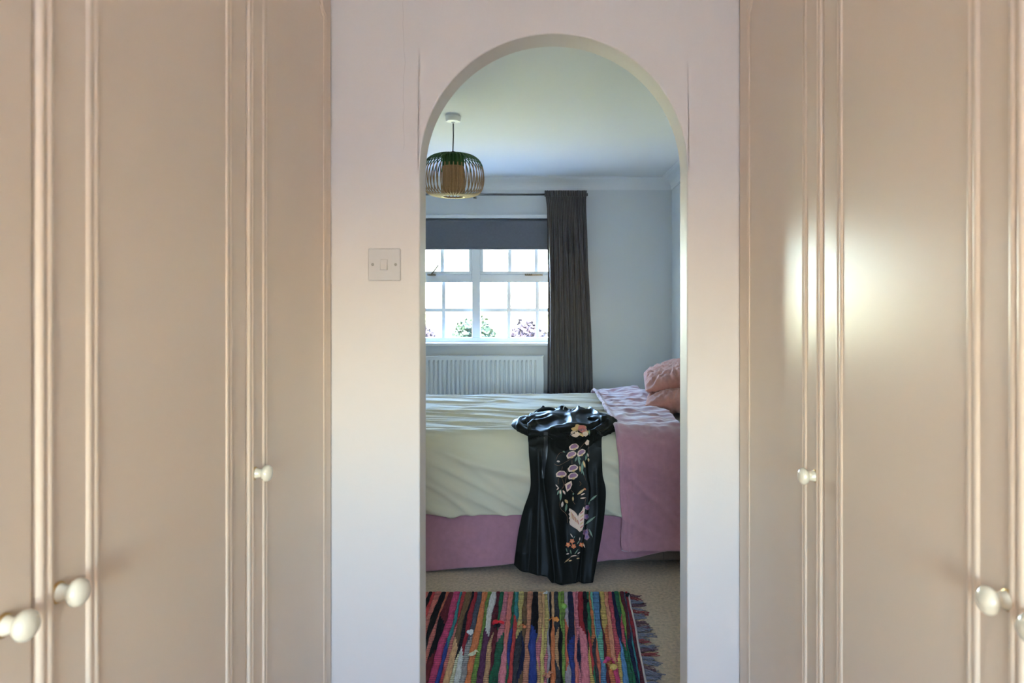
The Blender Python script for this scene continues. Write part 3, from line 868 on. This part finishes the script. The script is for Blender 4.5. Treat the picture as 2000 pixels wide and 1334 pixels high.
# embroidery: thin raised stitching that follows the satin
M_cream = mat('cream_silk_thread', srgb(222, 190, 168), .45, .5, var=.12, vscale=300, bump=.4, bscale=500)
M_purple = mat('mauve_silk_thread', srgb(140, 96, 122), .45, .5, var=.15, vscale=300, bump=.4, bscale=500)
M_violet = mat('violet_silk_thread', srgb(104, 76, 124), .45, .5, var=.2, vscale=300, bump=.4, bscale=500)
M_gold = mat('gold_silk_thread', srgb(205, 165, 110), .45, .5, var=.15, vscale=300, bump=.4, bscale=500)
M_rose = mat('rose_silk_thread', srgb(190, 105, 95), .45, .5, var=.15, vscale=300, bump=.4, bscale=500)
M_orange = mat('orange_silk_thread', srgb(214, 112, 60), .45, .5, var=.15, vscale=300, bump=.4, bscale=500)
M_sage = mat('sage_silk_thread', srgb(110, 132, 108), .45, .5, var=.2, vscale=300, bump=.4, bscale=500)
M_twig = mat('brown_silk_thread', srgb(120, 88, 66), .5, .5)
def patch(name, poly, m, parent, lift=.0035):
    cx = sum(p[0] for p in poly) / len(poly); cy = sum(p[1] for p in poly) / len(poly)
    rings = []
    for k, sc in enumerate((1.0, .92, .5)):
        rings.append([on_robe(cx + (x - cx) * sc, cy + (y - cy) * sc, lift * (0.35 if k == 0 else 1)) for x, y in poly])
    b = MB().grid(rings, True); n = len(poly)
    b.add([on_robe(cx, cy, lift)], []); ci = len(b.v) - 1
    for k in range(n): b.f.append((2*n + k, 2*n + (k+1) % n, ci)); b.m.append(0)
    o = b.build(name, m, smooth=False); keep(o, robe) if parent is robe else None
    if parent is not robe:
        o.parent = parent; o.matrix_parent_inverse = parent.matrix_parent_inverse.copy() if False else Matrix()
        o.matrix_parent_inverse = Matrix()
    return o
def blob(cx, cy, rx, ry, rot=0, n=20, lob=0, la=.0, bean=0.0):
    pts = []
    for k in range(n):
        a = 2*PI*k/n; r = 1 + la * math.cos(lob * a)
        x, y = rx * r * math.cos(a), ry * r * math.sin(a)
        y -= bean * ry * (1 - (x / rx) ** 2) * (1 if math.sin(a) > 0 else .1) * -1 * -1
        pts.append((cx + x*math.cos(rot) - y*math.sin(rot), cy + x*math.sin(rot) + y*math.cos(rot)))
    return pts
def sub(o, parent):
    """make o a sub-part of an embroidered part; both hold world coordinates minus the robe root"""
    o.parent = parent; o.matrix_parent_inverse = Matrix(); return o
def bean_flower(cx, cy, r, rot):
    a = patch('embroidered_flower', blob(cx, cy, r, r * .72, rot, 22, 7, .05, .35), M_cream, robe, .003)
    b1 = patch('petal', blob(cx - 0.05*r*math.sin(rot), cy - .10 * r, r * .76, r * .48, rot, 18, 0, 0, .45), M_purple, a, .0045)
    b2 = patch('flower_centre', blob(cx + .10 * r, cy + .34 * r, r * .34, r * .22, rot, 12), M_gold, a, .0055)
for fx, fy, r, ro in ((1121, 874, 9.8, -.25), (1116, 889, 10.4, -.45), (1135.5, 885, 9.5, -.6), (1119, 915.5, 10.6, -.35), (1096, 927, 10.6, -.12), (1119, 930.5, 10.4, -.3)):
    bean_flower(fx, fy, r, ro)
# bell flower below the cluster
a = patch('embroidered_flower', [(1103, 946), (1109, 942), (1116, 939), (1117.5, 946), (1114, 955), (1107, 961), (1104.5, 954)], M_cream, robe, .003)
patch('petal', [(1107, 948), (1114, 943), (1114.5, 948), (1111, 954), (1107, 956)], M_purple, a, .0045)
# big bloom at the bed edge
a = patch('embroidered_bloom', blob(1133, 841, 16, 11, .2, 28, 6, .16), M_gold, robe, .003)
patch('petal', blob(1123, 848, 9, 6, .1, 18, 5, .08), M_cream, a, .0045)
patch('petal', blob(1137, 838, 9, 7, .3, 18, 5, .10), M_rose, a, .0050)
patch('petal', blob(1143, 848, 6, 5, .1, 14, 5, .10), M_cream, a, .0050)
patch('embroidered_petal', [(1142, 866), (1147, 859), (1151, 861), (1150, 869), (1145, 870)], M_cream, robe)
# winged bird
def wing(pts, n_scallop): return pts
a = patch('embroidered_wing', [(1112, 992), (1117, 995), (1122, 998.5), (1127, 1004), (1130, 1010), (1132, 1022), (1136, 1036), (1133, 1040), (1127, 1034), (1120, 1030), (1113, 1025), (1111.5, 1019), (1113, 1015), (1110.5, 1012), (1112.5, 1008), (1110, 1004), (1112.5, 1000), (1110.5, 996)], M_cream, robe, .003)
for k in range(6):
    x0 = 1114 + k * 2.6; y0 = 999 + k * 3.2
    patch('feather', [(x0, y0), (x0 + 2, y0 + .5), (x0 + 4.5, y0 + 15 - k), (x0 + 2.5, y0 + 14 - k)], M_rose if k % 2 else M_gold, a, .0045)
a = patch('embroidered_wing', [(1141, 989), (1142.5, 994), (1141.5, 1004), (1141, 1016), (1140, 1028), (1136.5, 1038), (1132, 1028), (1130, 1016), (1129, 1008), (1131, 1003), (1134, 1000), (1137, 996), (1139, 991)], M_cream, robe, .0035)
for k in range(5):
    y0 = 997 + k * 7
    patch('feather', [(1133, y0 + 5), (1139.5, y0), (1140, y0 + 2), (1134, y0 + 7.5)], M_gold if k % 2 else M_rose, a, .0050)
# violets on the right of the bird
for fx, fy, r in ((1147, 991, 5), (1145, 1009, 5.5), (1144, 1040, 6.5), (1146, 1049, 6.0)):
    a = patch('embroidered_violet', blob(fx, fy, r * .85, r, .2, 16, 5, .14), M_purple, robe, .003)
    patch('petal', blob(fx + .5, fy - .5, r * .42, r * .5, .2, 12), M_violet, a, .0045)
# orange blossoms
for fx, fy in ((1117.5, 1057), (1109.5, 1064), (1120.5, 1067), (1136, 1064)):
    a = patch('embroidered_blossom', blob(fx, fy, 4.6, 4.4, .3, 20, 5, .22), M_orange, robe, .003)
    patch('flower_centre', blob(fx, fy, 1.5, 1.4, 0, 8), M_gold, a, .0045)
# leaves and buds
def leaf(x0, y0, x1, y1, w, m):
    dx, dy = x1 - x0, y1 - y0; l = math.hypot(dx, dy); nx, ny = -dy/l, dx/l
    pts = []
    for k in range(7): t = k/6; s = w * math.sin(PI * min(.98, t + .02)) ** .8; pts.append((x0 + dx*t + nx*s, y0 + dy*t + ny*s))
    for k in range(5, 0, -1): t = k/6; s = w * math.sin(PI * t) ** .8; pts.append((x0 + dx*t - nx*s, y0 + dy*t - ny*s))
    patch('embroidered_leaf', pts, m, robe, .003)
for a in ((1127, 892, 1123, 902, 1.8, M_sage), (1129, 892, 1133, 909, 2.0, M_sage), (1127, 890, 1135, 898, 1.6, M_sage), (1147, 883, 1143, 900, 2.0, M_sage),
          (1146, 884, 1149, 893, 1.6, M_cream), (1138, 900, 1136, 926, 2.6, M_sage), (1139, 899, 1143, 914, 2.0, M_gold), (1132.5, 909, 1133, 922, 1.8, M_gold),
          (1149, 894, 1149.5, 902, 1.8, M_gold), (1137, 916, 1141, 930, 1.2, M_sage),
          (1096, 955, 1094, 980, 2.4, M_sage), (1092, 957, 1088, 967, 1.6, M_sage), (1099, 957, 1104, 966, 2.0, M_cream), (1094, 956, 1094, 966, 1.6, M_cream),
          (1103, 975, 1109, 983, 2.8, M_gold), (1099, 979, 1097, 991, 2.4, M_cream), (1107, 983, 1104, 1000, 2.2, M_sage),
          (1085, 946, 1091, 953, 1.2, M_cream), (1092, 952, 1087, 957, 1.2, M_cream), (1119, 969, 1119, 979, 1.9, M_gold), (1120, 962, 1119, 967, 1.6, M_sage),
          (1127, 966, 1143, 954, 2.4, M_gold), (1134, 967, 1143, 963, 1.3, M_cream), (1133, 973, 1145, 972, 1.2, M_cream), (1140, 953, 1145, 957, 1.8, M_orange),
          (1149, 986, 1152, 978, 1.6, M_sage), (1151, 979, 1167, 966, 1.9, M_sage), (1141, 1025, 1164, 1008, 2.0, M_sage), (1150, 1032, 1158, 1050, 1.6, M_sage),
          (1114, 1042, 1119, 1050, 1.0, M_cream), (1120, 1052, 1123, 1047, .9, M_sage), (1133, 1049, 1132, 1056, .9, M_cream), (1132, 1056, 1127, 1063, 1.1, M_sage),
          (1139, 1060, 1143, 1070, 1.1, M_cream), (1105, 1070, 1108, 1079, 1.2, M_sage), (1105, 1082.5, 1112, 1081, 1.4, M_cream), (1114, 1073, 1116, 1083, 1.2, M_sage),
          (1130, 1072, 1122, 1083, 1.0, M_sage), (1114, 1087, 1127, 1084.5, 1.3, M_cream), (1102, 1099, 1113, 1090, 1.3, M_gold), (1110, 1096, 1118, 1094, 1.3, M_gold),
          (1126, 1091, 1132, 1090, 1.3, M_gold), (1128, 1082, 1133, 1078, 1.0, M_cream), (1087, 900.5, 1094, 902, 2.0, M_cream), (1099, 881, 1104, 884, 1.6, M_sage),
          (1150, 838, 1152, 852, 1.6, M_sage)):
    leaf(*a)
def stem(pts, r=.0011):
    path = [on_robe(x, y, .0022) for x, y in cat(pts, 5)]
    keep(MB().tube(path, r, 5).build('embroidered_stem', M_twig), robe)
stem([(1146, 861), (1135, 873), (1128, 885), (1118, 895), (1108, 897)]); stem([(1103, 883), (1092, 886), (1086, 897)]); stem([(1082, 906), (1090, 909), (1098, 906), (1112, 898)])
stem([(1117, 899), (1117, 907)]); stem([(1108, 915), (1106, 930), (1103, 945), (1097, 955)]); stem([(1098, 911), (1097, 918)]); stem([(1091, 934), (1090, 946)]); stem([(1097, 934), (1101, 945), (1100, 952)])
stem([(1095, 975), (1093, 985), (1096, 995), (1104, 1002), (1108, 1010), (1108, 1021)]); stem([(1115, 957), (1120, 963)]); stem([(1145, 972), (1143, 980), (1143, 986)])
stem([(1141, 928), (1144, 938)]); stem([(1150, 870), (1150, 890)]); stem([(1119, 979), (1123, 985)]); stem([(1132, 940), (1135, 945), (1132, 948)])
stem([(1147, 1032), (1152, 1040), (1153, 1046)]); stem([(1102, 1099), (1116, 1088), (1130, 1086)])
# leave embroidered sub-parts in place: they hold world coordinates while the part is offset by the root
bpy.context.view_layer.update()

# ------------------------------------------------------------------ rag rug
RUGM = {}
def rc(name, r, g, b):
    k = mat('rag_' + name, tuple(1.35 * (c * .86 + .14 * g_) for c, g_ in zip(srgb(r, g, b), [sum(srgb(r, g, b)) / 3] * 3)), .95, .05, var=.6, vscale=95, stretch=(1.6, .35, 1), bump=.9, bscale=230, bdist=.004)
    RUGM[name] = k
for n_, c in dict(red=(176, 52, 56), coral=(222, 100, 92), pink=(228, 104, 122), magenta=(190, 52, 104), black=(38, 35, 38), charcoal=(66, 66, 72), maroon=(100, 38, 48),
                  rust=(190, 92, 66), teal=(48, 122, 128), brown=(112, 84, 60), crimson=(146, 36, 48), slate=(78, 84, 98), orange=(222, 104, 52), green=(112, 140, 58),
                  white=(196, 190, 186), blueteal=(60, 88, 104), forest=(42, 104, 74), yellow=(206, 168, 96), tan=(196, 142, 98), salmon=(206, 122, 92), grey=(146, 140, 140),
                  navy=(40, 44, 72), lime=(120, 156, 62), blue=(74, 124, 172), gold=(204, 160, 76), rose=(190, 66, 82), mint=(92, 168, 146), royal=(44, 62, 138),
                  lilac=(152, 140, 152), cream=(218, 200, 150), plum=(96, 52, 82)).items():
    rc(n_, *c)
# (zoomed boundary at the far edge, colour, colour further along or None)
STR = [(45, 'coral'), (70, 'black'), (90, 'red', 'charcoal'), (115, 'coral'), (155, 'black', 'charcoal'), (190, 'rust', 'coral'), (215, 'maroon', 'black'), (258, 'magenta'),
       (302, 'teal', 'royal'), (325, 'red', 'coral'), (347, 'brown', 'tan'), (385, 'black', 'cream'), (408, 'crimson', 'white'), (436, 'slate', 'grey'), (470, 'orange'), (509, 'green', 'lime'),
       (535, 'white', 'plum'), (575, 'maroon', 'tan'), (604, 'forest', 'maroon'), (630, 'pink', 'forest'), (668, 'coral', 'pink'), (700, 'forest', 'royal'), (722, 'teal', 'red'),
       (748, 'yellow', 'charcoal'), (786, 'brown', 'navy'), (812, 'salmon'), (845, 'black', 'royal'), (895, 'tan', 'pink'), (922, 'tan', 'yellow'), (942, 'yellow', 'pink'), (964, 'grey', 'lilac'), (978, 'black'),
       (988, 'tan', 'orange'), (1012, 'charcoal', 'tan'), (1040, 'lime', 'black'), (1062, 'green', 'lime'), (1082, 'lilac', 'rust'), (1106, 'navy', 'royal'), (1142, 'pink', 'coral'), (1165, 'pink', 'navy'), (1182, 'crimson', 'pink'),
       (1226, 'black', 'gold'), (1246, 'forest', 'red'), (1266, 'orange', 'charcoal'), (1284, 'mint', 'rust'), (1300, 'blue', 'mint'), (1340, 'charcoal', 'maroon'), (1350, 'gold', 'orange'), (1383, 'salmon', 'magenta'), (1410, 'rose', 'gold'),
       (1440, 'navy', 'blue'), (1467, 'forest', 'rose'), (1490, 'green', 'forest'), (1506, 'maroon', 'navy'), (1530, 'slate', 'teal'), (1541, 'crimson', 'maroon')]
k2m = (1 / 3.846) * 3.016 / FPX
bx = [(z / 3.846 + 820 - CX) * 3.016 / FPX for z, *_ in STR] + [(1560 / 3.846 + 820 - CX) * 3.016 / FPX]
cols = [(s[1], s[2] if len(s) > 2 else s[1]) for s in STR]
names = list(RUGM)
while bx[0] > -1.08:
    bx.insert(0, bx[0] - random.uniform(.014, .027)); a = random.choice(names); cols.insert(0, (a, random.choice([a, a, random.choice(names)])))
RY0, RY1 = 2.13, 3.016
rug = tag(empty('rag_rug', (-.35, 2.57, 0)), 'multicoloured striped rag rug with a fringed end on the carpet', 'rug')
def bnd(i, y):
    t = (RY1 - y)
    base = bx[i] - .045 * t * smoothstep(-.2, .4, bx[i])
    edge = 0 if i in (0, len(bx) - 1) else 1
    return base + edge * (.0085 * nz(i * 7.3, y * 4.5, 1) + .0034 * nz(i * 3.1, y * 18, 2)) + (1 - edge) * .004 * nz(3, y * 5, i)
NY = 210
for i in range(len(cols)):
    b = MB(); ys = [RY0 + (RY1 - RY0) * k / NY for k in range(NY + 1)]
    sw_ = 2.62 + .28 * nz(i * 5.7, 2.2)          # where the rag changes colour
    sw2 = sw_ - random.uniform(.18, .32)
    end = .006 * nz(i * 2.7, 9.1)
    for k in range(NY):
        rows = []
        for y in (ys[k], ys[k+1]):
            yy = y + (end if y == ys[-1] else 0)
            x0, x1 = bnd(i, y), bnd(i + 1, y)
            puff = .0070 + .0016 * math.sin(y * 2 * PI / .0128 + (i % 2) * PI) + .002 * nz(i * 4.1, y * 30)
            row = []
            for q_ in range(5):
                u = q_ / 4; h = .003 + puff * (1 - (2*u - 1) ** 4 * .32)
                row.append((x0 + (x1 - x0) * u, yy, h))
            rows.append([(x0, yy, .001)] + row + [(x1, yy, .001)])
        for q_ in range(6):                     # rags taper where one colour takes over from another
            tp = (q_ - 2.5) * (.022 if i % 2 else -.022)
            b.cur = 0 if ys[k] > sw_ + tp else (1 if ys[k] > sw2 - tp or i % 3 else 0)
            b.add([rows[0][q_], rows[0][q_+1], rows[1][q_+1], rows[1][q_]], [(0, 1, 2, 3)])
    o = b.build('rag_strip', [RUGM[cols[i][0]], RUGM[cols[i][1]]], smooth=True)
    bm = bmesh.new(); bm.from_mesh(o.data); bmesh.ops.remove_doubles(bm, verts=bm.verts, dist=1e-6); bmesh.ops.recalc_face_normals(bm, faces=bm.faces); bm.to_mesh(o.data); bm.free()
    keep(o, rug)
# warp threads lying across the strips
M_warp = mat('dark_warp_thread', (.05, .04, .05), .9)
wt = MB(); y = RY0 + .012
while y < RY1 - .006:
    path = []
    for k in range(91):
        x = bx[0] + .004 + (bnd(len(bx) - 1, y) - bx[0] - .006) * k / 90
        path.append((x, y + .002 * nz(x * 9, y * 20), .0094 + .0010 * nz(x * 30, y * 9)))
    wt.tube(path, .0006, 4, caps=False); y += .0128
o = wt.build('warp_threads', M_warp); o['kind'] = 'stuff'; keep(o, rug)
# selvage cord on the fringed end
M_cordw = mat('pale_selvage_cord', (.55, .47, .46), .85, bump=.5, bscale=300)
path = [(bnd(len(bx) - 1, RY0 + (RY1 - RY0) * k / 60) + .004, RY0 + (RY1 - RY0) * k / 60, .007 + .001 * math.sin(k * 2)) for k in range(61)]
keep(MB().tube(path, .0042, 8).build('selvage_cord', M_cordw, smooth=True), rug)
M_fr = [mat('grey_blue_fringe', srgb(120, 118, 130), .9), mat('plum_fringe', srgb(104, 70, 78), .9), mat('red_fringe', srgb(140, 62, 62), .9)]
y = RY0 + .015; k = 0
while y < RY1 - .004:
    b = MB(); x0 = bnd(len(bx) - 1, y) + .006; dirn = random.uniform(-.45, .45) - .15; ln = random.uniform(.045, .075)
    for s in range(6):
        d2 = dirn + random.uniform(-.22, .22); l2 = ln * random.uniform(.75, 1.1); pts = []
        for t in range(7):
            tt = t / 6
            pts.append((x0 + l2 * tt * math.cos(d2), y + random.uniform(-.003, .003) + l2 * tt * math.sin(d2) + .006 * math.sin(tt * 5 + s), .005 + .003 * math.sin(tt * 3 + s)))
        b.tube(pts, .0016, 5)
    keep(b.build('fringe_tassel', M_fr[(k * 7 + int(y * 50)) % 3 if k % 3 else 0], smooth=True), rug)
    y += random.uniform(.020, .034); k += 1
# knots and loose ends
def knot(px, py, col, r=.011, tails=2):
    yq = (CAM.z - .012) * FPX / (py - CY); c = P(px, py, yq); c.z = .016
    b = MB(); rows = []
    for i in range(9):
        a = -PI/2 + PI * i / 8
        rows.append([(c.x + r*math.cos(a)*math.cos(2*PI*j/12)*(1 + .35*nz(i*.7, j*.9, px)), c.y + r*math.cos(a)*math.sin(2*PI*j/12)*(1 + .35*nz(j*.8, i*.6, py)), c.z + .75*r*math.sin(a)) for j in range(12)])
    b.grid(rows, True)
    for s in range(tails):
        an = random.uniform(0, 2*PI); l = r * random.uniform(2.0, 3.2)
        rows = []
        for t in range(6):
            tt = t/5; w = .004 + .004 * tt
            p = Vector((c.x + l*tt*math.cos(an), c.y + l*tt*math.sin(an), c.z + .006*math.sin(tt*PI)))
            nrm = Vector((-math.sin(an), math.cos(an), .3)).normalized()
            rows.append([p - nrm*w, p + nrm*w])
        b.grid(rows)
    keep(b.build('rag_knot', RUGM[col], smooth=True), rug)
M_ = RUGM
RUGM['brightred'] = mat('rag_bright_red', srgb(205, 30, 44), .8, var=.2, vscale=60)
RUGM['apricot'] = mat('rag_apricot', srgb(228, 142, 70), .8, var=.2, vscale=60)
knot(968, 1218, 'brightred', .014, 1); knot(968, 1224, 'black', .008, 2); knot(1083, 1212, 'apricot', .009, 4); knot(1101, 1186, 'lime', .014, 1); knot(1024, 1226, 'orange', .008, 3)
knot(1187, 1289, 'magenta', .010, 1); knot(1198, 1305, 'gold', .013, 1); knot(1067, 1160, 'white', .006, 2); knot(915, 1236, 'white', .008, 3); knot(925, 1278, 'cream', .008, 3); knot(1070, 1322, 'salmon', .009, 3)
knot(1225, 1165, 'black', .007, 2); knot(1146, 1175, 'black', .009, 2)

# ------------------------------------------------------------------ garden shrubs outside
def shrub(name, x, y, w, h, m, label, seed):
    rnd = random.Random(seed)
    root = tag(empty(name, (x, y, -.18)), label, 'shrub', 'shrubs in the garden bed')
    b = MB()
    for k in range(2600):
        a = rnd.uniform(0, 2*PI); ph = math.acos(rnd.uniform(-.2, 1)); rr = rnd.uniform(.55, 1.0) * (1 + .25 * nz(math.cos(a)*2, math.sin(a)*2 + ph*2, seed))
        c = Vector((w/2*rr*math.sin(ph)*math.cos(a), w/2*.8*rr*math.sin(ph)*math.sin(a), h*.35 + h*.62*rr*math.cos(ph)))
        d = Vector((rnd.gauss(0,1), rnd.gauss(0,1), rnd.gauss(0,1))).normalized(); e = d.orthogonal().normalized(); s = rnd.uniform(.04, .08)
        b.add([c - d*s, c + e*s*.5, c + d*s, c - e*s*.5], [(0, 1, 2, 3)])
    keep(b.build('foliage', m, loc=None), root).location = (x, y, -.18)
    st = MB()
    for k in range(6):
        a = 2*PI*k/6; st.tube([(.03*math.cos(a), .03*math.sin(a), 0), (w*.15*math.cos(a), w*.12*math.sin(a), h*.4), (w*.3*math.cos(a), w*.22*math.sin(a), h*.8)], [.018, .012, .005], 6)
    keep(st.build('stems', M_stem), root).location = (x, y, -.18)
for i, (x, m, w, h, label) in enumerate((
        (-2.13, M_leaf2, .88, 1.16, 'purple-leaved garden shrub at the left end of the window view, beside the arch edge'),
        (-1.16, M_leaf, .92, 1.24, 'green-leaved garden shrub seen either side of the central window mullion'),
        (-.22, M_leaf2, .88, 1.16, 'purple-leaved garden shrub seen through the lower panes next to the dark curtain'))):
    shrub('garden_shrub', x, 11.6 + .1 * math.sin(i * 2.2), w, h, m, label, 62 + i)
